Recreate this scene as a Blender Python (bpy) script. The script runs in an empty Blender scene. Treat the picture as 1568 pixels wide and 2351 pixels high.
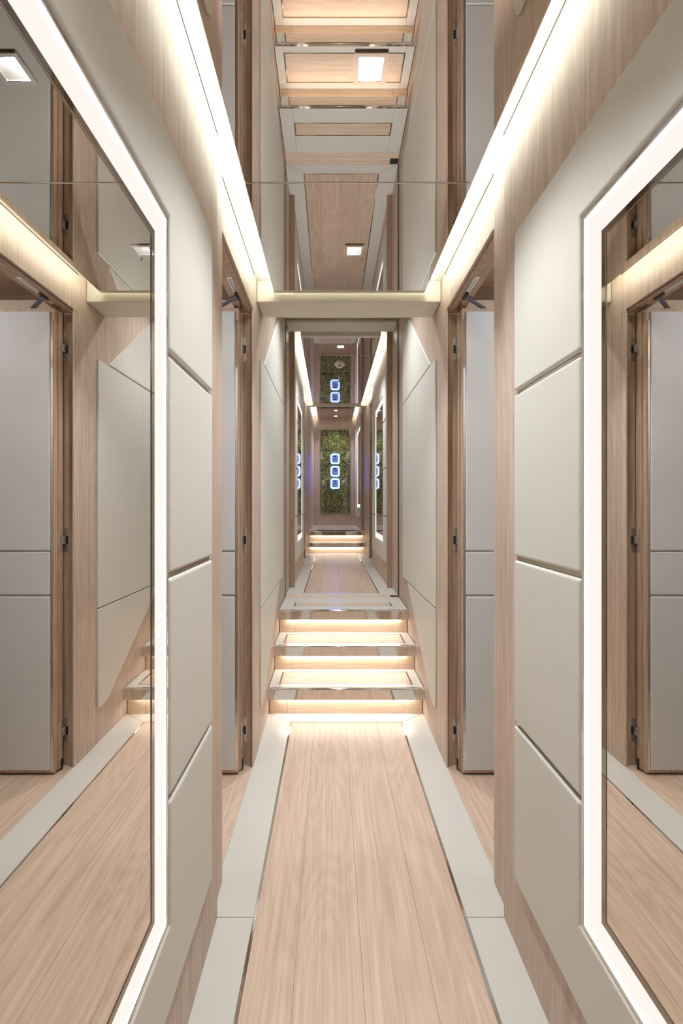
import bpy, bmesh, math, random
from mathutils import Vector
random.seed(4)
sc = bpy.context.scene
C = sc.collection

# ------------------------------------------------------------------ camera, world, exposure
IMG_W, IMG_H, F_PX = 1568.0, 2351.0, 1045.0
VPX, VPY = 760.0, 1165.0
EYE = 1.15
cam_data = bpy.data.cameras.new('camera')
cam_data.sensor_fit = 'VERTICAL'
cam_data.sensor_height = 36.0
cam_data.lens = F_PX / IMG_H * 36.0
cam_data.shift_x = (IMG_W / 2 - VPX) / IMG_H
cam_data.shift_y = -(IMG_H / 2 - VPY) / IMG_H
cam_data.clip_start = 0.02
cam = bpy.data.objects.new('camera', cam_data)
C.objects.link(cam)
cam.location = (0, 0, EYE)
cam.rotation_euler = (math.pi / 2, 0, 0)
sc.camera = cam

world = bpy.data.worlds.new('world')
sc.world = world
world.use_nodes = True
world.node_tree.nodes['Background'].inputs[0].default_value = (0.02, 0.02, 0.022, 1)

sc.view_settings.view_transform = 'Standard'
sc.view_settings.look = 'None'
sc.view_settings.gamma = 1.0
sc.view_settings.use_curve_mapping = False
sc.view_settings.exposure = 0.44
sc.cycles.max_bounces = 9
sc.cycles.diffuse_bounces = 4
sc.cycles.glossy_bounces = 6
sc.cycles.sample_clamp_indirect = 6.0
sc.cycles.caustics_reflective = True
sc.cycles.blur_glossy = 0.6
sc.cycles.use_light_tree = False

# light strengths; the cabin ones serve added fill lamps
S_COVE, S_FRAME, S_STEP, S_DOWN, S_CABIN, S_RING = 19.0, 0.75, 27.0, 14.0, 6.0, 1.0
W_CABIN = 9.0
W_SPOT, W_STAIR = 30.0, 45.0

# main dimensions (metres)
XC = 0.083            # centre line of the corridor
NH = 0.390            # half width between the leather clad walls
RH = 0.428            # half width at the doorways and stairs
MH = 0.345            # half width of the ceiling mirror
ZC = 2.131            # ceiling mirror above its floor
ZC2 = 2.145           # the same in the raised corridor
ZV = 2.200            # cove above its floor
DOOR_H = 2.023
RISE, GO = 0.158, 0.25

# ------------------------------------------------------------------ materials
MATS = {}
def new_mat(name):
    m = bpy.data.materials.new(name); m.use_nodes = True
    MATS[name] = m
    nt = m.node_tree
    return m, nt, nt.nodes['Principled BSDF']

def wood(name, axis, dark, light, rough=0.42, ring=0.35, bump=0.12, seedshift=0.0):
    m, nt, b = new_mat(name)
    N, L = nt.nodes.new, nt.links.new
    tc = N('ShaderNodeTexCoord'); oi = N('ShaderNodeObjectInfo')
    mul = N('ShaderNodeVectorMath'); mul.operation = 'SCALE'; mul.inputs[0].default_value = (3.1, 5.7, 9.3)
    L(oi.outputs['Random'], mul.inputs['Scale'])
    add = N('ShaderNodeVectorMath'); add.operation = 'ADD'
    L(tc.outputs['Object'], add.inputs[0]); L(mul.outputs[0], add.inputs[1])
    def mp(cross, along):
        k = N('ShaderNodeMapping')
        s = [cross] * 3; s[axis] = along
        k.inputs['Scale'].default_value = s
        L(add.outputs[0], k.inputs['Vector']); return k
    fine = N('ShaderNodeTexNoise'); fine.inputs['Scale'].default_value = 1.0; fine.inputs['Detail'].default_value = 2
    L(mp(210, 5.0).outputs[0], fine.inputs['Vector'])
    mid = N('ShaderNodeTexNoise'); mid.inputs['Scale'].default_value = 1.0; mid.inputs['Detail'].default_value = 2
    L(mp(70, 1.3).outputs[0], mid.inputs['Vector'])
    big = N('ShaderNodeTexNoise'); big.inputs['Scale'].default_value = 1.0; big.inputs['Detail'].default_value = 1.0
    L(mp(5.5, 0.9).outputs[0], big.inputs['Vector'])
    r1 = N('ShaderNodeMath'); r1.operation = 'MULTIPLY'; r1.inputs[1].default_value = 17.0
    L(big.outputs['Fac'], r1.inputs[0])
    r2 = N('ShaderNodeMath'); r2.operation = 'PINGPONG'; r2.inputs[1].default_value = 0.5
    L(r1.outputs[0], r2.inputs[0])
    def mix(a, bb, fac):
        k = N('ShaderNodeMix'); k.data_type = 'FLOAT'; k.inputs[0].default_value = fac
        L(a, k.inputs[2]); L(bb, k.inputs[3]); return k.outputs[0]
    r3 = N('ShaderNodeMath'); r3.operation = 'MULTIPLY'; r3.inputs[1].default_value = 2.0
    L(r2.outputs[0], r3.inputs[0])
    v = mix(mix(fine.outputs['Fac'], mid.outputs['Fac'], 0.5), r3.outputs[0], ring)
    rp = N('ShaderNodeValToRGB')
    rp.color_ramp.elements[0].position = 0.34; rp.color_ramp.elements[0].color = (*dark, 1)
    rp.color_ramp.elements[1].position = 0.68; rp.color_ramp.elements[1].color = (*light, 1)
    L(v, rp.inputs[0])
    hs = N('ShaderNodeHueSaturation')
    vv = N('ShaderNodeMapRange'); vv.inputs['To Min'].default_value = 0.94; vv.inputs['To Max'].default_value = 1.06
    L(oi.outputs['Random'], vv.inputs['Value']); L(vv.outputs[0], hs.inputs['Value'])
    L(rp.outputs[0], hs.inputs['Color'])
    L(hs.outputs[0], b.inputs['Base Color'])
    b.inputs['Roughness'].default_value = rough
    b.inputs['Specular IOR Level'].default_value = 0.35
    bp = N('ShaderNodeBump'); bp.inputs['Strength'].default_value = bump; bp.inputs['Distance'].default_value = 0.0015
    L(fine.outputs['Fac'], bp.inputs['Height']); L(bp.outputs[0], b.inputs['Normal'])
    return m

OAK_D, OAK_L = (0.43, 0.275, 0.185), (0.66, 0.49, 0.37)
wood('oak_floor', 1, (0.50, 0.36, 0.265), (0.67, 0.525, 0.41), ring=0.10, rough=0.36)
wood('oak_vertical', 2, (0.43, 0.325, 0.255), (0.64, 0.52, 0.43), ring=0.08)
wood('oak_across', 0, (0.56, 0.41, 0.29), (0.72, 0.57, 0.43), ring=0.06)
wood('oak_jamb_shaded', 2, (0.38, 0.255, 0.17), (0.59, 0.435, 0.32), ring=0.10)  # darker copy of the wall oak, doorway shade put into its colour
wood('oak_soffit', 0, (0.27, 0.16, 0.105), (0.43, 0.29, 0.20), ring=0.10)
wood('oak_tread', 0, (0.56, 0.42, 0.31), (0.72, 0.58, 0.46), ring=0.12)

def leather(name, col, rough=0.5, bump=0.06):
    m, nt, b = new_mat(name)
    N, L = nt.nodes.new, nt.links.new
    tc = N('ShaderNodeTexCoord')
    n = N('ShaderNodeTexNoise'); n.inputs['Scale'].default_value = 900; n.inputs['Detail'].default_value = 2
    L(tc.outputs['Object'], n.inputs['Vector'])
    n2 = N('ShaderNodeTexNoise'); n2.inputs['Scale'].default_value = 2.2
    L(tc.outputs['Object'], n2.inputs['Vector'])
    mx = N('ShaderNodeMix'); mx.data_type = 'RGBA'
    mx.inputs[6].default_value = (*[c * 0.97 for c in col], 1); mx.inputs[7].default_value = (*[min(1, c * 1.03) for c in col], 1)
    L(n2.outputs['Fac'], mx.inputs[0]); L(mx.outputs[2], b.inputs['Base Color'])
    bp = N('ShaderNodeBump'); bp.inputs['Strength'].default_value = bump; bp.inputs['Distance'].default_value = 0.0006
    L(n.outputs['Fac'], bp.inputs['Height']); L(bp.outputs[0], b.inputs['Normal'])
    b.inputs['Roughness'].default_value = rough
    b.inputs['Specular IOR Level'].default_value = 0.4
    return m
leather('leather_cream', (0.665, 0.652, 0.60))
leather('leather_door', (0.62, 0.615, 0.60))
leather('lacquer_border', (0.62, 0.60, 0.55), rough=0.32, bump=0.02)
leather('lacquer_soffit', (0.72, 0.69, 0.59), rough=0.4, bump=0.02)
leather('paint_white', (0.86, 0.86, 0.82), rough=0.6, bump=0.01)

def metal(name, col, rough):
    m, nt, b = new_mat(name)
    b.inputs['Base Color'].default_value = (*col, 1)
    b.inputs['Metallic'].default_value = 1.0
    b.inputs['Roughness'].default_value = rough
    if rough == 0: return m
    n = nt.nodes.new('ShaderNodeTexNoise'); n.inputs['Scale'].default_value = 40
    mr = nt.nodes.new('ShaderNodeMapRange')
    mr.inputs['To Min'].default_value = rough; mr.inputs['To Max'].default_value = rough + 0.012
    nt.links.new(n.outputs['Fac'], mr.inputs['Value']); nt.links.new(mr.outputs[0], b.inputs['Roughness'])
    return m
metal('chrome', (0.80, 0.78, 0.76), 0.06)
metal('chrome_nosing', (0.80, 0.765, 0.72), 0.05)
metal('bronze_inlay', (0.50, 0.44, 0.37), 0.14)
metal('bevel_mirror_dark', (0.34, 0.30, 0.26), 0.03)
metal('satin_nickel', (0.92, 0.89, 0.86), 0.42)
metal('mirror_ceiling', (0.72, 0.68, 0.645), 0.0)
metal('mirror_wall', (0.80, 0.775, 0.745), 0.0)
metal('gunmetal', (0.12, 0.12, 0.13), 0.3)
def plain(name, col, rough=0.5):
    m, nt, b = new_mat(name)
    b.inputs['Roughness'].default_value = rough
    n = nt.nodes.new('ShaderNodeTexNoise'); n.inputs['Scale'].default_value = 60
    mx = nt.nodes.new('ShaderNodeMix'); mx.data_type = 'RGBA'
    mx.inputs[6].default_value = (*[c * 0.95 for c in col], 1); mx.inputs[7].default_value = (*col, 1)
    nt.links.new(n.outputs['Fac'], mx.inputs[0]); nt.links.new(mx.outputs[2], b.inputs['Base Color'])
    return m
plain('black', (0.012, 0.011, 0.011), 0.5)
plain('seam_dark', (0.05, 0.035, 0.025), 0.7)
plain('subfloor', (0.34, 0.22, 0.14), 0.7)
plain('joint_brown', (0.27, 0.17, 0.095), 0.6)
plain('plastic_cream', (0.75, 0.70, 0.58), 0.4)
plain('plastic_grey', (0.10, 0.10, 0.13), 0.35)

def emit(name, col, strength):
    m = bpy.data.materials.new(name); m.use_nodes = True; MATS[name] = m
    nt = m.node_tree; nt.nodes.clear()
    e = nt.nodes.new('ShaderNodeEmission'); o = nt.nodes.new('ShaderNodeOutputMaterial')
    e.inputs[0].default_value = (*col, 1); e.inputs[1].default_value = strength
    nt.links.new(e.outputs[0], o.inputs[0]); return m
emit('led_cove', (0.98, 1.0, 0.885), S_COVE)
emit('led_end', (0.98, 1.0, 0.885), 17.0)
emit('led_frame', (1.0, 0.925, 0.86), S_FRAME)
emit('led_edge', (1.0, 0.95, 0.90), 3.0)
emit('led_step', (1.0, 0.945, 0.86), S_STEP)
emit('lamp_cool', (0.88, 0.94, 1.0), S_DOWN)
emit('fill_cabin', (0.86, 0.92, 1.0), S_CABIN)
emit('ring_blue', (0.62, 0.74, 1.0), S_RING)
emit('halo_blue', (0.03, 0.09, 1.0), 55.0)
emit('screen_blue', (0.20, 0.31, 0.80), 0.6)
emit('screen_ink', (0.02, 0.05, 0.40), 0.35)

def stone():
    m, nt, b = new_mat('green_stone')
    N, L = nt.nodes.new, nt.links.new
    tc = N('ShaderNodeTexCoord')
    v = N('ShaderNodeTexVoronoi'); v.inputs['Scale'].default_value = 105
    L(tc.outputs['Object'], v.inputs['Vector'])
    n = N('ShaderNodeTexNoise'); n.inputs['Scale'].default_value = 13; n.inputs['Detail'].default_value = 6
    L(tc.outputs['Object'], n.inputs['Vector'])
    sep = N('ShaderNodeSeparateColor'); L(v.outputs['Color'], sep.inputs[0])
    mx = N('ShaderNodeMix'); mx.data_type = 'FLOAT'; mx.inputs[0].default_value = 0.55
    L(sep.outputs[0], mx.inputs[2]); L(n.outputs['Fac'], mx.inputs[3])
    rp = N('ShaderNodeValToRGB'); e = rp.color_ramp.elements
    e[0].position = 0.28; e[0].color = (0.012, 0.018, 0.009, 1)
    e[1].position = 0.82; e[1].color = (0.42, 0.43, 0.10, 1)
    k = e.new(0.52); k.color = (0.042, 0.056, 0.018, 1)
    L(mx.outputs[0], rp.inputs[0])
    gt = N('ShaderNodeMath'); gt.operation = 'GREATER_THAN'; gt.inputs[1].default_value = 0.955
    L(sep.outputs[1], gt.inputs[0])
    fl = N('ShaderNodeMix'); fl.data_type = 'RGBA'; fl.inputs[7].default_value = (0.9, 0.92, 0.75, 1)
    L(gt.outputs[0], fl.inputs[0]); L(rp.outputs[0], fl.inputs[6])
    L(fl.outputs[2], b.inputs['Base Color']); L(gt.outputs[0], b.inputs['Metallic'])
    bp = N('ShaderNodeBump'); bp.inputs['Strength'].default_value = 0.35; bp.inputs['Distance'].default_value = 0.004
    L(v.outputs['Distance'], bp.inputs['Height']); L(bp.outputs[0], b.inputs['Normal'])
    b.inputs['Roughness'].default_value = 0.22
    b.inputs['Coat Weight'].default_value = 1.0
    b.inputs['Coat IOR'].default_value = 1.9
    b.inputs['Coat Roughness'].default_value = 0.03
stone()

# ------------------------------------------------------------------ mesh helpers
def bbox(bm, x0, x1, y0, y1, z0, z1):
    x0, x1 = sorted((x0, x1)); y0, y1 = sorted((y0, y1)); z0, z1 = sorted((z0, z1))
    v = [bm.verts.new(p) for p in ((x0,y0,z0),(x1,y0,z0),(x1,y1,z0),(x0,y1,z0),(x0,y0,z1),(x1,y0,z1),(x1,y1,z1),(x0,y1,z1))]
    for f in ((3,2,1,0),(4,5,6,7),(0,1,5,4),(1,2,6,5),(2,3,7,6),(3,0,4,7)):
        bm.faces.new([v[i] for i in f])
def prism(bm, poly, axis, a, b):
    """extrude a 2-D polygon along an axis (0 x: poly is y,z; 1 y: poly is x,z; 2 z: poly is x,y)"""
    def p3(p, t):
        return ((t, p[0], p[1]), (p[0], t, p[1]), (p[0], p[1], t))[axis]
    A = [bm.verts.new(p3(p, a)) for p in poly]; B = [bm.verts.new(p3(p, b)) for p in poly]
    n = len(poly)
    bm.faces.new(A); bm.faces.new(B[::-1])
    for i in range(n):
        bm.faces.new((A[i], B[i], B[(i+1) % n], A[(i+1) % n]))
def ringprism(bm, outer, inner, axis, a, b):
    def p3(p, t):
        return ((t, p[0], p[1]), (p[0], t, p[1]), (p[0], p[1], t))[axis]
    n = len(outer)
    oa = [bm.verts.new(p3(p, a)) for p in outer]; ia = [bm.verts.new(p3(p, a)) for p in inner]
    ob = [bm.verts.new(p3(p, b)) for p in outer]; ib = [bm.verts.new(p3(p, b)) for p in inner]
    for i in range(n):
        j = (i + 1) % n
        bm.faces.new((oa[i], oa[j], ia[j], ia[i])); bm.faces.new((ob[j], ob[i], ib[i], ib[j]))
        bm.faces.new((oa[j], oa[i], ob[i], ob[j])); bm.faces.new((ia[i], ia[j], ib[j], ib[i]))
def rect(u0, u1, v0, v1):
    return [(u0, v0), (u1, v0), (u1, v1), (u0, v1)]
def rrect(cu, cv, w, h, r, n=6):
    out = []
    for k, (su, sv) in enumerate(((1, 1), (-1, 1), (-1, -1), (1, -1))):
        for i in range(n + 1):
            t = math.pi / 2 * (k + i / n)
            out.append((cu + su * (w / 2 - r) + r * math.cos(t), cv + sv * (h / 2 - r) + r * math.sin(t)))
    return out
def cyl(bm, c, r, h, axis=2, n=24, r2=None):
    r2 = r if r2 is None else r2
    def pt(a, rad, t):
        u, v = rad * math.cos(a), rad * math.sin(a)
        o = ((t, u, v), (u, t, v), (u, v, t))[axis]
        return (c[0] + o[0], c[1] + o[1], c[2] + o[2])
    A = [bm.verts.new(pt(2 * math.pi * i / n, r, 0)) for i in range(n)]
    B = [bm.verts.new(pt(2 * math.pi * i / n, r2, h)) for i in range(n)]
    bm.faces.new(A[::-1]); bm.faces.new(B)
    for i in range(n):
        bm.faces.new((A[i], A[(i+1) % n], B[(i+1) % n], B[i]))

def mk(name, fill, mat, parent=None, bevel=0.0, seg=2, smooth=False, label=None, fix=False):
    """fill(bm) adds shapes in world space; the object keeps the parent's origin"""
    bm = bmesh.new(); fill(bm)
    bmesh.ops.recalc_face_normals(bm, faces=bm.faces)
    if bevel > 0:
        es = [e for e in bm.edges if len(e.link_faces) == 2 and e.calc_face_angle(0) > 0.4]
        bmesh.ops.bevel(bm, geom=es, offset=bevel, segments=seg, profile=0.5, affect='EDGES', clamp_overlap=True)
    if parent is not None:
        o = parent
        base = Vector((0, 0, 0))
        while o is not None:
            base += o.location; o = o.parent
        bmesh.ops.translate(bm, verts=bm.verts, vec=-base)
    me = bpy.data.meshes.new(name); bm.to_mesh(me); bm.free()
    me.materials.append(MATS[mat])
    ob = bpy.data.objects.new(name, me); C.objects.link(ob)
    if parent is not None: ob.parent = parent
    if smooth or bevel > 0:
        for p in me.polygons: p.use_smooth = True
        if bevel > 0 or smooth:
            wn = ob.modifiers.new('weighted_normal', 'WEIGHTED_NORMAL'); wn.weight = 100; wn.keep_sharp = True
        try:
            me.set_sharp_from_angle(angle=math.radians(38 if not smooth else 45))
        except Exception: pass
    if label: ob['label'] = label
    return ob
def box(name, d, mat, parent=None, bevel=0.0, seg=2, label=None):
    return mk(name, lambda bm: bbox(bm, *d), mat, parent, bevel, seg, label=label)
def empty(name, loc):
    o = bpy.data.objects.new(name, None); o.location = loc; o.empty_display_size = 0.1; C.objects.link(o); return o
def tag(o, label, cat, kind=None, group=None):
    o['label'] = label; o['category'] = cat
    if kind: o['kind'] = kind
    if group: o['group'] = group
    return o
SIDE = {-1: 'left', 1: 'right'}
def X(s, h):            # x of a point at half width h on side s
    return XC + s * h

# ------------------------------------------------------------------ floors
def plank_run(parent, edges, y0, y1, z, cuts=()):
    ys = [y0, *cuts, y1]
    for a in edges[1:-1]:
        box('joint_strip', (a - .0015, a + .0015, y0, y1, z - .012, z - .0006), 'joint_brown', parent)
    for a, b in zip(edges[:-1], edges[1:]):
        for c, d in zip(ys[:-1], ys[1:]):
            box('plank', (a + .0005, b - .0005, c + .0005, d - .0005, z - .012, z), 'oak_floor', parent, .0003, 1)
SL, SR = -0.2135, 0.3765            # edges of the oak strip
PL = [SL + .004, -0.090, 0.0775, 0.2435, SR - .004]

def floor_section(name, y0, y1, z, label, steps=(), cuts=(), front=0.102, start=None, outer=None):
    f = box(name, (XC - RH - .06, XC + RH + .06, y0, y1, z - .05, z - .0125), 'subfloor')
    tag(f, label, 'floor', 'structure')
    ye = y1 - front                                   # end of the oak strip
    ys = y0 if start is None else start
    plank_run(f, PL, ys + .004, ye - .004, z, cuts)
    for nm, d in (('inlay_strip', (SL - .004, SL + .004, ys, ye)), ('inlay_strip', (SR - .004, SR + .004, ys, ye)),
                  ('inlay_strip', (SL + .004, SR - .004, ye - .004, ye + .002))):
        box(nm, (*d, z - .012, z - .0004), 'chrome', f)
    if start is not None:
        box('inlay_strip', (SL + .004, SR - .004, ys - .002, ys + .004, z - .012, z - .0004), 'chrome', f)
    return f, ye, ys

f1, ye, _ = floor_section('floor', -1.6, 2.54, 0.0, 'oak plank floor with pale border at the foot of the near steps')
NW = 1.278
for s, xe in ((-1, SL - .0045), (1, SR + .0045)):
    xo_n, xo_r = X(s, NH + .03), X(s, RH + .004)
    def add(poly, f=f1, z=0.0):
        mk('border_panel', lambda bm: prism(bm, poly, 2, z - .012, z), 'lacquer_border', f1, .0008, 1)
    add([(xe, -1.6), (xo_n, -1.6), (xo_n, NW - .001), (xe, NW - .001)])
    add([(xe, NW + .001), (xo_r, NW + .001), (xo_r, 2.54), (xe, ye + .0025)])
mk('border_panel', lambda bm: prism(bm, [(SL - .003, ye + .003), (SR + .003, ye + .003), (X(1, RH) - .001, 2.54), (X(-1, RH) + .001, 2.54)], 2, -.012, 0), 'lacquer_border', f1, .0008, 1)

# upper corridor floor with door threshold
Z2 = 3 * RISE
U0 = 3.385
f2, ye2, ys2 = floor_section('floor.001', U0, 6.68, Z2, 'oak plank floor of the raised corridor beyond the near steps', cuts=(4.33, 5.05), start=3.60)
box('threshold', (X(-1, RH) + .001, X(1, RH) - .001, U0, 3.50, Z2 - .012, Z2), 'oak_tread', f2, .0008, 1)
box('track_slot', (X(1, RH) - .062, X(1, RH) - .002, 3.44, 3.495, Z2 - .002, Z2 + .0015), 'black', f2)
for s, xe in ((-1, SL - .0045), (1, SR + .0045)):
    xo = X(s, RH + .004)
    for poly in ([(xe, 3.597), (xo, 3.502), (xo, 5.34), (xe, 5.34)],
                 [(xe, 5.342), (xo, 5.342), (xo, 6.68), (xe, ye2 + .0025)]):
        mk('border_panel', lambda bm: prism(bm, poly, 2, Z2 - .012, Z2), 'lacquer_border', f2, .0008, 1)
mk('border_panel', lambda bm: prism(bm, [(X(-1, RH) + .001, 3.502), (X(1, RH) - .001, 3.502), (SR + .003, 3.597), (SL - .003, 3.597)], 2, Z2 - .012, Z2), 'lacquer_border', f2, .0008, 1)
mk('border_panel', lambda bm: prism(bm, [(SL - .003, ye2 + .003), (SR + .003, ye2 + .003), (X(1, RH) - .001, 6.68), (X(-1, RH) + .001, 6.68)], 2, Z2 - .012, Z2), 'lacquer_border', f2, .0008, 1)

for dx in (0, .022):
    mk('lift_hole', lambda bm: cyl(bm, (.322 + dx, 4.71, Z2 + .0001), .006, .0006, n=14), 'black', f2)
# topmost landing
Z3 = Z2 + 2 * RISE
YF = 9.15
f3, ye3, ys3 = floor_section('floor.002', 6.93, YF, Z3, 'oak plank landing in front of the green stone panel', front=.06, start=7.03)
for s, xe in ((-1, SL - .0045), (1, SR + .0045)):
    xo = X(s, RH + .004)
    mk('border_panel', lambda bm: prism(bm, [(xe, 7.027), (xo, 6.93), (xo, YF), (xe, ye3 + .0025)], 2, Z3 - .012, Z3), 'lacquer_border', f3, .0008, 1)
mk('border_panel', lambda bm: prism(bm, [(X(-1, RH) + .001, 6.93), (X(1, RH) - .001, 6.93), (SR + .003, 7.027), (SL - .003, 7.027)], 2, Z3 - .012, Z3), 'lacquer_border', f3, .0008, 1)
mk('border_panel', lambda bm: prism(bm, [(SL - .003, ye3 + .003), (SR + .003, ye3 + .003), (X(1, RH) - .001, YF), (X(-1, RH) + .001, YF)], 2, Z3 - .012, Z3), 'lacquer_border', f3, .0008, 1)

# ------------------------------------------------------------------ stairs
def staircase(y_riser, z0, n, label, last_depth):
    st = empty('staircase', (XC, y_riser, z0))
    tag(st, label, 'stairs')
    for k in range(n):
        yr = y_riser + GO * k
        top = z0 + RISE * (k + 1)
        zb = top - RISE
        yn = yr - .05
        zr1 = top - .064
        last = k == n - 1
        yb = yr + (GO if not last else last_depth)       # back of this tread
        for a, b in ((-RH + .002, -.3285), (-.3275, .3275), (.3285, RH - .002)):
            box('riser', (XC + a, XC + b, yr, yr + .015, zb, zr1 + .05), 'oak_across', st, .0006, 1)
        for a, b in ((-RH - .004, -.3765), (-.3755, .3755), (.3765, RH + .004)):
            prof = [(yn + .02, top - .063), (yn + .003, top - .063), (yn, top - .060)]
            prof += [(yn + .007 - .007 * math.cos(t * math.pi / 12), top + .0005 - .007 + .007 * math.sin(t * math.pi / 12)) for t in range(7)]
            prof += [(yn + .02, top + .0005)]
            mk('nosing', lambda bm: prism(bm, prof, 0, XC + a, XC + b), 'chrome_nosing', st, smooth=True)
        led = box('light_strip', (XC - .375, XC + .375, yr - .020, yr - .008, top - .0620, top - .058), 'led_step', st, label='warm light strip under the tread')
        box('tread_support', (XC - RH + .004, XC + RH - .004, yn + .0205, yr - .001, top - .0575, top - .013), 'subfloor', st)
        tb = yb
        # tread: pale border pieces round an oak inset
        i0, i1, ib0, ib1 = -.373, .373, yn + .062, tb - .045
        if last: ib0, ib1 = yn + .135, yn + .24
        ii = .373 if not last else .335
        tr = box('tread', (XC - RH + .002, XC - ii - .003, yn + .0208, tb, top - .012, top), 'lacquer_border', st, .0008, 1)
        box('border_panel', (XC + ii + .003, XC + RH - .002, yn + .0208, tb, top - .012, top), 'lacquer_border', tr, .0008, 1)
        box('border_panel', (XC - ii - .002, XC + ii + .002, yn + .0208, ib0 - .003, top - .012, top), 'lacquer_border', tr, .0008, 1)
        box('border_panel', (XC - ii - .002, XC + ii + .002, ib1 + .003, tb, top - .012, top), 'lacquer_border', tr, .0008, 1)
        mk('inlay_strip', lambda bm: ringprism(bm, [(XC - ii - .002, ib0 - .002), (XC + ii + .002, ib0 - .002), (XC + ii + .002, ib1 + .002), (XC - ii - .002, ib1 + .002)],
                                               [(XC - ii + .006, ib0 + .004), (XC + ii - .006, ib0 + .004), (XC + ii - .006, ib1 - .004), (XC - ii + .006, ib1 - .004)], 2, top - .012, top - .0005), 'bronze_inlay', tr)
        box('inset_panel', (XC - ii + .0065, XC + ii - .0065, ib0 + .0045, ib1 - .0045, top - .012, top), 'oak_tread', tr, .0008, 1)
    return st
staircase(2.54, 0.0, 3, 'three lit steps with chrome nosings rising from the near oak floor', 3.385 - 3.04)
staircase(6.68, Z2, 2, 'two small lit steps with chrome nosings below the green stone panel', .001 + .0)

# ------------------------------------------------------------------ leather clad near walls
def padded(parent, poly, s, h_back, h_front, mat='leather_cream', bev=.009, name='leather_panel'):
    return mk(name, lambda bm: prism(bm, poly, 0, X(s, h_back), X(s, h_front)), mat, parent, bev, 4)

def clad_wall(name, s, y0, y1, z, label, f0, f1, a0, a1, ztop):
    """oak wall y0..y1 carrying padded leather round a mirror opening f0..f1"""
    w = box(name, (X(s, NH + .012), X(s, NH + .16), y0, y1, z - .01, z + ztop), 'oak_vertical', bevel=.001, seg=1)
    tag(w, label, 'wall', 'structure')
    box('shadow_line', (X(s, NH + .0123), X(s, NH + .0105), y0, y1, z + ztop - .006, z + ztop - .002), 'seam_dark', w)
    zb, zt, q0, q1 = z + .195, z + 1.855, z + .357, z + 1.700
    g = .0055
    s1, s2, s3 = z + 1.443, z + 1.020, z + .596
    hb, hf = NH + .0125, NH - .002
    l0, r0 = f0 - .008, f1 + .008
    padded(w, [(a0, s1 + g), (l0, s1 + g), (l0, q1), (r0, q1), (r0, s1 + g), (a1, s1 + g), (a1, zt - .012), (a1 - .012, zt), (a0 + .012, zt), (a0, zt - .012)], s, hb, hf)
    padded(w, [(a0, zb + .012), (a0 + .012, zb), (a1 - .012, zb), (a1, zb + .012), (a1, s3 - g), (r0, s3 - g), (r0, q0), (l0, q0), (l0, s3 - g), (a0, s3 - g)], s, hb, hf)
    for ua, ub in ((a0, l0), (r0, a1)):
        padded(w, rect(ua, ub, s2 + g, s1 - g), s, hb, hf)
        padded(w, rect(ua, ub, s3 + g, s2 - g), s, hb, hf)
        for zz in (s1, s2, s3):
            box('inlay_strip', (X(s, NH + .0125), X(s, NH + .007), ua + .002, ub - .002, zz - g, zz + g), 'bronze_inlay', w)
    return w

def framed_mirror(s, y0, y1, z0, z1, label, h=NH):
    t = empty('wall_mirror', (X(s, h + .012), (y0 + y1) / 2, z0))
    tag(t, label, 'mirror', group='mirrors with glowing frames')
    def fr(d0, d1, ha, hb):
        return lambda bm: ringprism(bm, rect(y0 + d0, y1 - d0, z0 + d0, z1 - d0), rect(y0 + d1, y1 - d1, z0 + d1, z1 - d1), 0, X(s, ha), X(s, hb))
    mk('frame', fr(-.0075, 0.0, h + .0125, h + .001), 'chrome', t, .0012, 1)
    mk('light_strip', fr(.0065, .050, h + .0125, h + .006), 'led_frame', t, label='glowing white light strip')
    mk('light_edge', fr(.0005, .0060, h + .0125, h + .0055), 'led_edge', t)
    mk('bevel_band', fr(.0505, .064, h + .0125, h + .0045), 'bevel_mirror_dark', t, .001, 1)  # darker mirror band put in for the bevel's dark reflection
    box('mirror_glass', (X(s, h + .0125), X(s, h + .006), y0 + .0642, y1 - .0642, z0 + .0642, z1 - .0642), 'mirror_wall', t)
    return t

for s in (-1, 1):
    nm = SIDE[s]
    clad_wall('wall_' + nm, s, -.15, NW, 0, f'oak {nm} wall with padded cream leather round the nearest mirror', .155, .855, -.12, 1.175, ZV)
    framed_mirror(s, .155, .855, .365, 1.690, f'tall mirror with glowing frame nearest the camera on the {nm}')
    clad_wall('wall_' + nm + '.001', s, 3.86, 5.34, Z2, f'oak {nm} wall with padded leather beyond the near steps', 4.16, 4.86, 3.93, 5.24, ZV)
    framed_mirror(s, 4.16, 4.86, Z2 + .365, Z2 + 1.690, f'narrow mirror with glowing frame beyond the near steps, on the {nm}')
    # edge boards between clad wall and doorway
    for y0, z in ((NW, 0), (5.34, Z2)):
        pass

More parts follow.
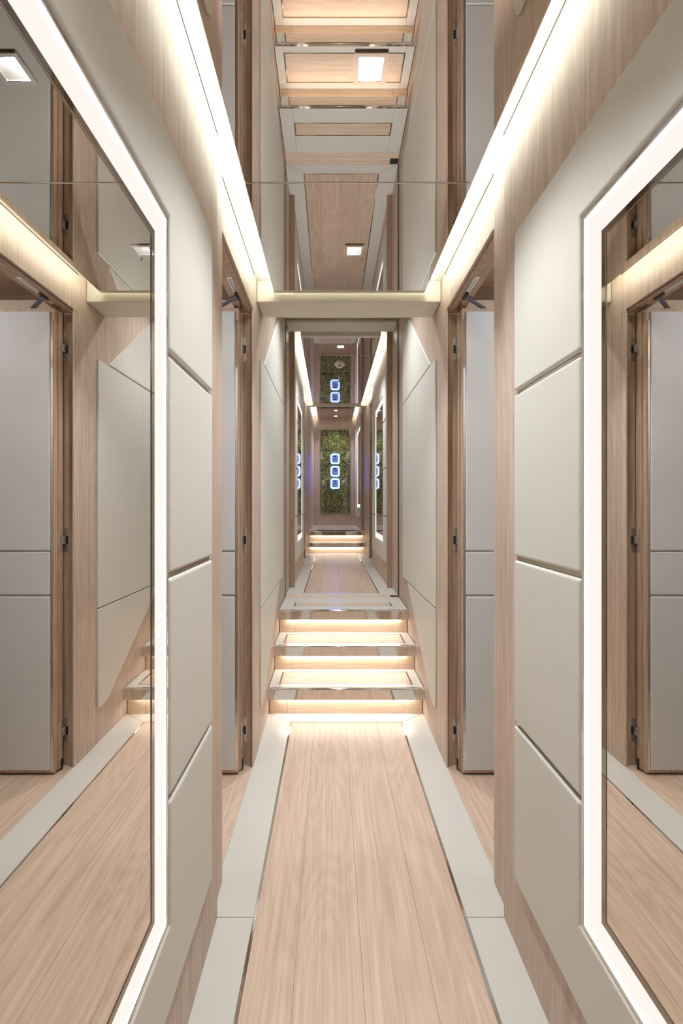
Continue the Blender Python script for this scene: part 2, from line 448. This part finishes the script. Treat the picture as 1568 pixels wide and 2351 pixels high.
# ------------------------------------------------------------------ doorways
def doorway(s, y0, y1, z, n, where, wall_end, y_next, ztop, detailed=True):
    nm = SIDE[s]
    w = box('wall_' + nm, (X(s, RH), X(s, RH + .075), y0, y1 + .031, z + DOOR_H + .004, z + ztop), 'oak_vertical')
    tag(w, f'oak panel over the {where} {nm} doorway', 'wall', 'structure')
    box('shadow_line', (X(s, RH + .0005), X(s, RH - .0015), wall_end + .12, y1 + .031, z + ztop - .006, z + ztop - .002), 'seam_dark', w)
    # near jamb board (set back a little from the clad wall)
    e = box('post', (X(s, NH + .027), X(s, RH + .13), wall_end, y0, z - .01, z + ztop), 'oak_vertical', w)
    t = empty('trim_%d' % n, (X(s, RH), y1, z)); tag(t, f'oak door frame of the {where} {nm} doorway', 'door frame', 'structure')
    box('edge_board', (X(s, RH), X(s, RH + .007), y1, y1 + .03, z, z + DOOR_H + .004), 'oak_vertical', t, .001, 1)
    box('shadow_gap', (X(s, RH + .007), X(s, RH + .013), y1 + .028, y1 + .03, z, z + DOOR_H), 'seam_dark', t)
    box('jamb', (X(s, RH + .012), X(s, RH + .054), y1 + .017, y1 + .05, z, z + DOOR_H), 'oak_jamb_shaded', t, .001, 1)
    box('jamb', (X(s, RH + .054), X(s, RH + .060), y1 + .026, y1 + .05, z, z + DOOR_H + .06), 'oak_jamb_shaded', t)
    box('jamb', (X(s, RH + .060), X(s, RH + .080), y1 + .012, y1 + .05, z, z + DOOR_H + .06), 'oak_jamb_shaded', t, .001, 1)
    box('head_board', (X(s, RH + .012), X(s, RH + .075), y0, y1 + .02, z + DOOR_H - .006, z + DOOR_H - .0005), 'oak_jamb_shaded', t, .0008, 1)
    if detailed:
        tk = mk('closer_track', lambda bm: prism(bm, rrect(X(s, .4675), (y1 - .305 + y1 - .022) / 2, .018, .283, .0088), 2, z + DOOR_H - .0075, z + DOOR_H - .0062), 'chrome', t)
        mk('track_groove', lambda bm: prism(bm, rect(X(s, .4675) - .0035, X(s, .4675) + .0035, y1 - .285, y1 - .045), 2, z + DOOR_H - .0082, z + DOOR_H - .0076), 'bronze_inlay', tk)
        box('slider', (X(s, .4675) - .006, X(s, .4675) + .006, y1 - .175, y1 - .125, z + DOOR_H - .013, z + DOOR_H - .0083), 'black', tk)
    # door leaf, open into the cabin
    d = empty('door_%d' % n, (X(s, RH + .052), y1 - .04, z)); tag(d, f'open cream leather door in the {where} {nm} doorway', 'door', 'structure')
    xa, xb, ya, yb = X(s, RH + .052), X(s, RH + .63), y1 - .058, y1 - .018
    box('leaf', (xa, xb, ya + .0, yb, z + .008, z + 2.006), 'oak_jamb_shaded', d, .0025, 2)
    box('edge_rebate', (X(s, RH + .044), xa, ya + .022, yb + .006, z + .012, z + 2.0), 'oak_jamb_shaded', d, .001, 1)
    box('floor_seal', (X(s, RH + .040), X(s, RH + .0439), yb - .006, yb + .004, z + .004, z + .05), 'black', d)
    ed = .014
    box('edge_strip', (X(s, RH + .052 + ed - .010), X(s, RH + .052 + ed), ya - .003, ya + .001, z + .02, z + 1.955), 'chrome', d)
    for za, zb in ((.024, .768), (.776, .958), (.966, 1.990)):
        mk('leather_panel', lambda bm: bbox(bm, X(s, RH + .052 + ed + .001), X(s, RH + .61), ya - .009, ya - .0005, z + za, z + zb), 'leather_door', d, .004, 3)
    for zz in (.772, .962):
        box('inlay_strip', (X(s, RH + .052 + ed + .001), X(s, RH + .61), ya - .003, ya - .0005, z + zz - .004, z + zz + .004), 'chrome', d)
    for hz in (.158, 1.005, 1.855):
        hg = mk('hinge', lambda bm: prism(bm, rrect(X(s, RH + .0415), z + hz, .018, .108, .0088), 1, y1 + .0155, y1 + .018), 'satin_nickel', d)
        box('hinge_recess', (X(s, RH + .034), X(s, RH + .047), y1 + .012, y1 + .0154, z + hz - .017, z + hz + .017), 'black', hg)
        def link(bm):
            for k in (-1, 0, 1):
                prism(bm, [(X(s, RH + .043), y1 + .015), (X(s, RH + .049), y1 + .013), (X(s, RH + .058), y1 - .006), (X(s, RH + .046), y1 - .004)], 2, z + hz + k * .011 - .0048, z + hz + k * .011 + .0048)
        mk('hinge_arm', link, 'satin_nickel', hg, .0008, 1)
        mk('hinge_plate', lambda bm: prism(bm, rrect(yb - .009, z + hz, .017, .105, .008), 0, xa + s * .001, xa - s * .0095), 'satin_nickel', hg)
    if detailed:
        def arm(bm):
            p0 = Vector((X(s, .4675), y1 - .150, z + DOOR_H - .012)); p1 = Vector((X(s, .4675 + .115), y1 - .045, z + 2.008))
            dd = (p1 - p0).normalized(); sd = Vector((dd.y, -dd.x, 0)) * .009; up = Vector((0, 0, .003))
            vs = [bm.verts.new(p + a * sd + b * up) for p in (p0, p1) for a, b in ((-1, -1), (1, -1), (1, 1), (-1, 1))]
            for f in ((0,1,2,3),(7,6,5,4),(0,4,5,1),(1,5,6,2),(2,6,7,3),(3,7,4,0)): bm.faces.new([vs[i] for i in f])
        mk('closer_arm', arm, 'plastic_grey', d, .001, 1)
    # the cabin behind the door
    cx0, cx1 = RH + .004, RH + 1.05
    cf = box('floor_cabin_%d' % n, (X(s, RH + .005), X(s, cx1), y0 - .55, y1 + .055, z - .05, z - .0125), 'subfloor')
    tag(cf, f'oak cabin floor beyond the {where} {nm} doorway', 'floor', 'structure')
    for k in range(6):
        box('plank', (X(s, RH + .0045 + .17 * k), X(s, RH + .0040 + .17 * (k + 1)), y0 - .549, y1 + .05, z - .012, z), 'oak_floor', cf, .0006, 1)
    cw = box('wall_cabin_%d' % n, (X(s, RH + .0605), X(s, cx1), y1 + .05, y1 + .065, z, z + 2.09), 'oak_across')
    tag(cw, f'oak cabin wall behind the {where} {nm} door', 'wall', 'structure')
    box('end_panel', (X(s, cx1), X(s, cx1 + .02), y0 - .55, y1 + .065, z, z + 2.09), 'leather_cream', cw)
    box('near_panel', (X(s, NH + .16), X(s, cx1), y0 - .57, y0 - .55, z, z + 2.09), 'leather_cream', cw)
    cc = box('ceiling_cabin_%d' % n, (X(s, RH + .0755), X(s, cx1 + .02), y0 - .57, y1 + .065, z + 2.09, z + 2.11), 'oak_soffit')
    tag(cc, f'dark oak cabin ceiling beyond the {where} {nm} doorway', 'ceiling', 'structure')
    lm = empty('cabin_fill_lamp', (X(s, RH + .62), y0 - .1, z + 2.085)); tag(lm, f'added unseen fill lamp in the cabin behind the {where} {nm} doorway', 'lamp')  # lamp added out of view to light the open door
    mk('trim_ring', lambda bm: ringprism(bm, rrect(X(s, RH + .62), y0 - .1, .10, .10, .004, 2), rrect(X(s, RH + .62), y0 - .1, .08, .08, .002, 2), 2, z + 2.085, z + 2.0898), 'chrome', lm)
    box('diffuser', (X(s, RH + .62) - .039, X(s, RH + .62) + .039, y0 - .139, y0 - .061, z + 2.062, z + 2.0895), 'fill_cabin', lm)
    ld = bpy.data.lights.new('fill_glow', 'POINT'); ld.energy = W_CABIN; ld.color = (0.86, 0.92, 1.0); ld.shadow_soft_size = .03
    lo = bpy.data.objects.new('fill_glow', ld); C.objects.link(lo); lo.parent = lm; lo.location = (0, 0, -.07)

doorway(-1, 1.396, 2.013, 0, 1, 'near', NW, 2.08, ZV)
doorway(1, 1.396, 2.013, 0, 2, 'near', NW, 2.08, ZV)
doorway(-1, 5.45, 6.07, Z2, 3, 'far', 5.34, 6.2, ZV, False)
doorway(1, 5.45, 6.07, Z2, 4, 'far', 5.34, 6.2, ZV, False)

# ------------------------------------------------------------------ stair side walls, portal
for s in (-1, 1):
    nm = SIDE[s]
    w = box('wall_' + nm, (X(s, RH + .002), X(s, RH + .05), 2.043, 3.425, -.01, 2.75), 'oak_vertical', bevel=.001, seg=1)
    tag(w, f'oak {nm} wall with angled leather panels beside the near steps', 'wall', 'structure')
    box('edge_board', (X(s, RH), X(s, RH + .04), 2.043, 2.19, 0, 2.2), 'oak_vertical', w, .0008, 1)
    hb, hf = RH + .003, RH - .006
    mk('leather_panel', lambda bm: prism(bm, rect(2.215, 2.725, .660, 1.872), 0, X(s, hb), X(s, hf)), 'leather_cream', w, .0035, 3)
    mk('leather_panel', lambda bm: prism(bm, rect(2.7265, 3.215, .660, 1.872), 0, X(s, hb), X(s, hf)), 'leather_cream', w, .0035, 3)
    mk('leather_panel', lambda bm: prism(bm, [(2.325, 1.878), (3.215, 1.878), (3.215, 2.345), (3.19, 2.37), (2.955, 2.37)], 0, X(s, hb), X(s, hf)), 'leather_cream', w, .0035, 3)
    low = [(2.215, .654), (2.215, .172)]
    # rounded foot then the diagonal that follows the steps
    for p in ((2.255, .168), (2.29, .172), (2.325, .184), (2.355, .204), (2.38, .228)): low.append(p)
    low.append((3.02, .654))
    mk('leather_panel', lambda bm: prism(bm, low, 0, X(s, hb), X(s, hf)), 'leather_cream', w, .0035, 3)
    # portal side beyond the pocket slot
    p = box('wall_' + nm, (X(s, RH + .004), X(s, RH + .05), 3.545, 3.86, Z2 - .01, 2.75), 'oak_vertical', bevel=.001, seg=1)
    tag(p, f'narrow oak {nm} portal wall at the top of the near steps', 'wall', 'structure')
    box('pocket_slot', (X(s, RH + .010), X(s, RH + .03), 3.425, 3.545, Z2 - .01, 2.56), 'black', p)
    box('post', (X(s, NH), X(s, RH + .004), 3.845, 3.87, Z2, Z2 + ZV), 'oak_jamb_shaded', p, .001, 1)
    # walls further up
    q = box('wall_' + nm, (X(s, RH), X(s, RH + .05), 6.10, 7.12, Z2 - .01, 3.05), 'oak_vertical')
    tag(q, f'plain oak {nm} wall beside the far two steps', 'wall', 'structure')
q = box('wall_left', (X(-1, RH), X(-1, RH + .05), 7.12, YF, Z3 - .01, 3.05), 'oak_vertical')
tag(q, 'plain oak left wall of the top landing by the green stone', 'wall', 'structure')
clad_wall('wall_right', 1, 7.15, YF, Z3, 'oak right wall with leather and mirror on the top landing', 7.42, 8.25, 7.24, 8.9, 2.2)
framed_mirror(1, 7.42, 8.25, Z3 + .365, Z3 + 1.690, 'tiny narrow mirror with glowing frame beside the green stone panel')

hd = box('wall_header', (X(-1, RH) - .05, X(1, RH) + .05, 3.465, 3.66, 2.575, 2.75), 'oak_vertical')
tag(hd, 'dark portal head at the top of the near steps', 'wall', 'structure')
box('head_lining', (X(-1, RH) + .005, X(1, RH) - .005, 3.475, 3.655, 2.562, 2.5745), 'lacquer_soffit', hd, .001, 1)
box('track_slot', (X(-1, RH), X(1, RH), 3.425, 3.464, 2.60, 2.70), 'black', hd)
box('front_trim', (X(-1, RH), X(1, RH), 3.395, 3.42, 2.572, 2.60), 'lacquer_soffit', hd, .001, 1)

# ------------------------------------------------------------------ ceilings
DX = 0.088                       # line of the downlights
LAMP_Y = (.30, 1.015, 1.735)
LAMP_Q = .0285
def cove_section(name, y0, y1, z, label, seams, front_lip=None, z_raft=ZC, z_cove=ZV, half=MH, raft_end=None):
    c = box(name, (X(-1, RH) - .06, X(1, RH) + .06, y0, y1, z + z_cove, z + z_cove + .03), 'paint_white')
    tag(c, label, 'ceiling', 'structure')
    ys = [y0 if front_lip is None else front_lip, *seams, y1 - .004 if raft_end is None else raft_end]
    for a, b in zip(ys[:-1], ys[1:]):
        hole = [y for y in LAMP_Y if a < y < b]
        if hole:
            h = rect(DX - LAMP_Q - .001, DX + LAMP_Q + .001, hole[0] - LAMP_Q - .001, hole[0] + LAMP_Q + .001)
            mk('mirror_panel', lambda bm: ringprism(bm, rect(X(-1, half), X(1, half), a + .0012, b - .0012), h, 2, z + z_raft, z + z_raft + .006), 'mirror_ceiling', c, .0024, 1)
            mk('raft', lambda bm: ringprism(bm, rect(X(-1, half - .004), X(1, half - .004), a, b), h, 2, z + z_raft + .0065, z + z_raft + .022), 'bronze_inlay', c)
        else:
            box('mirror_panel', (X(-1, half), X(1, half), a + .0012, b - .0012, z + z_raft, z + z_raft + .006), 'mirror_ceiling', c, .0024, 1)
            box('raft', (X(-1, half - .004), X(1, half - .004), a, b, z + z_raft + .0065, z + z_raft + .022), 'bronze_inlay', c)
    return c
def cove_light(s, y0, y1, z, label, half=MH, z_raft=ZC):
    t = empty('cove_light', (X(s, half - .015), (y0 + y1) / 2, z + z_raft + .022)); tag(t, label, 'light strip', group='ceiling cove lights')
    box('profile', (X(s, half - .024), X(s, half - .008), y0, y1, z + z_raft + .0222, z + z_raft + .030), 'chrome', t)
    box('diffuser', (X(s, half - .020), X(s, half - .008), y0 + .003, y1 - .003, z + z_raft + .0302, z + z_raft + .047), 'led_cove', t)

cove_section('ceiling', -1.6, 2.113, 0, 'mirrored ceiling raft over the nearest stretch of corridor', (-.72, -.02, .678, 1.376), raft_end=2.086)
cove_section('ceiling.001', 3.87, 6.5, Z2, 'mirrored ceiling raft of the raised corridor beyond the near steps', (4.40, 4.92, 5.46, 5.97), front_lip=3.94, z_raft=ZC2)
cove_section('ceiling.002', 6.9, YF, Z3, 'mirrored ceiling raft over the top landing by the green stone', (8.0, 8.56), front_lip=6.95)
for s in (-1, 1):
    nm = SIDE[s]
    cove_light(s, -1.58, 2.06, 0, f'bright cove light along the {nm} edge of the nearest ceiling mirror')
    cove_light(s, 3.96, 6.48, Z2, f'cove light along the {nm} edge of the ceiling mirror beyond the near steps', z_raft=ZC2)
    cove_light(s, 6.97, YF - .05, Z3, f'short cove light on the {nm} of the ceiling above the green stone')

def end_light(y0, y1, z, z_raft, label):
    t = empty('cove_light', (XC, y0, z + z_raft + .022)); tag(t, label, 'light strip', group='ceiling cove lights')
    box('profile', (XC - .30, XC + .30, y0, y1, z + z_raft + .0222, z + z_raft + .030), 'chrome', t)
    box('diffuser', (XC - .297, XC + .297, y0 + .002, y1 - .002, z + z_raft + .0302, z + z_raft + .036), 'led_end', t)
end_light(2.030, 2.046, 0, ZC, 'cove light at the end of the nearest ceiling mirror, washing the cream soffit')
# soffits
so = box('ceiling_soffit', (X(-1, RH) + .001, X(1, RH) - .001, 2.112, 2.29, 2.104, 2.75), 'lacquer_soffit', bevel=.004, seg=3)
tag(so, 'cream soffit crossing the ceiling above the first near step', 'ceiling', 'structure')
sf = box('ceiling_soffit', (X(-1, MH), X(1, MH), 3.90, 3.938, Z2 + ZC2, Z2 + ZC2 + .05), 'lacquer_soffit', bevel=.003, seg=2)
tag(sf, 'cream edge of the ceiling raft above the portal', 'ceiling', 'structure')
s3 = box('ceiling_soffit', (X(-1, RH) + .001, X(1, RH) - .001, 6.5, 6.56, Z2 + ZC2 - .02, 3.1), 'lacquer_soffit', bevel=.003, seg=2)
tag(s3, 'thin cream ceiling edge above the far two steps', 'ceiling', 'structure')
st = box('ceiling', (X(-1, RH) - .06, X(1, RH) + .06, 2.285, 3.465, 2.72, 2.75), 'lacquer_soffit')
tag(st, 'raised cream ceiling above the near steps', 'ceiling', 'structure')
st2 = box('ceiling', (X(-1, RH) - .06, X(1, RH) + .06, 3.65, 3.9, 2.70, 2.73), 'lacquer_soffit')
tag(st2, 'strip of cream ceiling inside the portal', 'ceiling', 'structure')
st3 = box('ceiling', (X(-1, RH) - .06, X(1, RH) + .06, 6.55, 6.91, 2.99, 3.02), 'lacquer_soffit')
tag(st3, 'strip of cream ceiling over the far two steps', 'ceiling', 'structure')

# end walls and walls behind the camera
bw = box('wall_back', (X(-1, RH) - .06, X(1, RH) + .06, -1.62, -1.6, -.05, 2.25), 'oak_vertical'); tag(bw, 'oak wall closing the corridor behind the viewpoint', 'wall', 'structure')
for s in (-1, 1):
    w = box('wall_' + SIDE[s], (X(s, RH), X(s, RH + .03), -1.6, -.15, -.05, ZV), 'oak_vertical')
    tag(w, f'plain oak {SIDE[s]} wall behind the viewpoint', 'wall', 'structure')
fw = box('wall_front', (X(-1, RH) - .06, X(1, RH) + .06, YF, YF + .03, Z3 - .05, 3.05), 'oak_vertical')
tag(fw, 'oak end wall around the green stone panel', 'wall', 'structure')
for a, b in ((-.43, -.345), (.345, .388)):
    box('edge_board', (XC + a, XC + b, YF - .006, YF, Z3, Z3 + ZC - .05), 'oak_vertical', fw, .001, 1)

# ------------------------------------------------------------------ green stone panel with three lit displays
PXC = 0.086
gp = empty('stone_panel', (PXC, YF, 1.03)); tag(gp, 'tall glossy green stone panel on the far end wall', 'wall panel')
box('slab', (PXC - .288, PXC + .288, YF - .014, YF - .002, 1.04, 2.70), 'green_stone', gp, .002, 1)
mk('frame', lambda bm: ringprism(bm, rect(PXC - .300, PXC + .300, 1.028, 2.712), rect(PXC - .2885, PXC + .2885, 1.0395, 2.7005), 1, YF - .020, YF - .001), 'bronze_inlay', gp, .0012, 1)
for k, nmk in enumerate(('topmost', 'middle', 'lowest')):
    zc = 2.125 - k * .249
    d = empty('lit_display', (PXC - .004, YF - .016, zc - .1))
    tag(d, f'{nmk} of three blue glowing square displays on the green stone', 'display', group='glowing displays on the stone panel')
    cx = PXC - .004
    mk('glowing_ring', lambda bm: ringprism(bm, rrect(cx, zc, .170, .197, .042), rrect(cx, zc, .118, .145, .024), 1, YF - .030, YF - .0145), 'ring_blue', d)
    mk('halo_ring', lambda bm: ringprism(bm, rrect(cx, zc, .177, .204, .045), rrect(cx, zc, .168, .195, .041), 1, YF - .019, YF - .0145), 'halo_blue', d)  # extra blue emitter added for the halo and the glow on the walls
    sc_ = box('screen', (cx - .054, cx + .054, YF - .022, YF - .0145, zc - .070, zc + .070), 'screen_blue', d)
    mk('emblem', lambda bm: prism(bm, [(cx - .045, zc + .062), (cx + .045, zc + .062), (cx + .02, zc + .045), (cx, zc + .028), (cx - .02, zc + .045)], 1, YF - .0235, YF - .0221), 'screen_ink', sc_)
    for zz, hw in ((.012, .042), (-.002, .032), (-.014, .04)):
        box('text_line', (cx - hw, cx + hw, YF - .0235, YF - .0221, zc + zz - .003, zc + zz + .003), 'screen_ink', sc_)
    mk('seal', lambda bm: cyl(bm, (cx - .03, YF - .0235, zc - .036), .010, .0014, axis=1, n=16), 'screen_ink', sc_)
    box('text_line', (cx - .045, cx + .045, YF - .0235, YF - .0221, zc - .064, zc - .057), 'screen_ink', sc_)

# ------------------------------------------------------------------ ceiling fittings
def downlight(x, y, z, label, size=.075, watts=None, recess=True):
    t = empty('downlight', (x, y, z)); tag(t, label, 'downlight', group='square ceiling downlights')
    q = LAMP_Q
    mk('trim_ring', lambda bm: ringprism(bm, rrect(x, y, size, size, .003, 2), rrect(x, y, 2 * q - .002, 2 * q - .002, .001, 2), 2, z - .005, z - .0004), 'chrome', t, .0008, 1)
    d = .034 if recess else -.0015                # lens height above the ceiling face
    k = .62 if recess else .95
    def cup(bm):
        A = [bm.verts.new((x + a * q, y + b * q, z - .0006)) for a, b in ((-1, -1), (1, -1), (1, 1), (-1, 1))]
        B = [bm.verts.new((x + a * q * k, y + b * q * k, z + d)) for a, b in ((-1, -1), (1, -1), (1, 1), (-1, 1))]
        for m in range(4): bm.faces.new((A[m], A[(m+1) % 4], B[(m+1) % 4], B[m]))
    mk('reflector', cup, 'satin_nickel', t)
    box('lamp_lens', (x - q * k, x + q * k, y - q * k, y + q * k, z + d, z + d + .001), 'lamp_cool', t)
    ld = bpy.data.lights.new('downlight_beam', 'SPOT')
    ld.energy = W_SPOT if watts is None else watts
    ld.color = (0.93, 0.965, 1.0); ld.spot_size = math.radians(112); ld.spot_blend = 0.85; ld.shadow_soft_size = .012
    lo = bpy.data.objects.new('downlight_beam', ld); C.objects.link(lo); lo.parent = t; lo.location = (0, 0, .012 if recess else -.012)
    return t
downlight(DX, 1.015, ZC, 'large bright square downlight nearest the camera in the ceiling mirror')
downlight(DX, 1.735, ZC, 'square downlight in the nearest ceiling mirror, close to the cream soffit')
downlight(DX, .30, ZC, 'square downlight in the ceiling mirror overhead of the viewpoint', watts=12.0)
downlight(DX, 2.75, 2.72, 'square downlight in the raised ceiling above the near steps', watts=W_STAIR, recess=False)
downlight(DX, 4.15, Z2 + ZC2, 'small square downlight in the ceiling mirror just beyond the portal', watts=42.0, recess=False)
downlight(DX, 8.30, Z3 + ZC, 'tiny downlight on the top landing ceiling, nearer of two', watts=20.0, recess=False)
downlight(DX, 8.82, Z3 + ZC, 'tiny downlight on the top landing ceiling, next to the stone wall', watts=24.0, recess=False)

sd = empty('smoke_detector', (.089, 4.67, Z2 + ZC2)); tag(sd, 'round cream smoke detector on the ceiling mirror beyond the portal', 'smoke detector')
mk('base', lambda bm: cyl(bm, (.089, 4.67, Z2 + ZC2 - .012), .052, .0115, n=32), 'plastic_cream', sd, .002, 2)
mk('chamber', lambda bm: cyl(bm, (.089, 4.67, Z2 + ZC2 - .034), .030, .0215, n=32, r2=.042), 'plastic_cream', sd, .003, 2)
for k in (-1, 0, 1):
    box('vent_slot', (.089 + k * .012 - .004, .089 + k * .012 + .004, 4.628, 4.640, Z2 + ZC2 - .030, Z2 + ZC2 - .020), 'plastic_grey', sd)
sp = empty('sprinkler', (.09, 5.2, Z2 + ZC2)); tag(sp, 'small chrome sprinkler head hanging from the ceiling mirror beyond the portal', 'sprinkler')
mk('cap', lambda bm: cyl(bm, (.09, 5.2, Z2 + ZC2 - .004), .016, .0036, n=20), 'chrome', sp)
mk('stem', lambda bm: cyl(bm, (.09, 5.2, Z2 + ZC2 - .030), .005, .026, n=12), 'chrome', sp)
mk('deflector', lambda bm: cyl(bm, (.09, 5.2, Z2 + ZC2 - .033), .014, .003, n=20), 'chrome', sp)
pn = empty('sensor', (.123, 1.80, ZC)); tag(pn, 'tiny chrome pin sensor beside the downlight by the soffit', 'sensor')
mk('base', lambda bm: cyl(bm, (.123, 1.80, ZC - .003), .004, .0028, n=12), 'chrome', pn)
mk('tip', lambda bm: cyl(bm, (.123, 1.80, ZC - .010), .002, .007, n=10), 'chrome', pn)
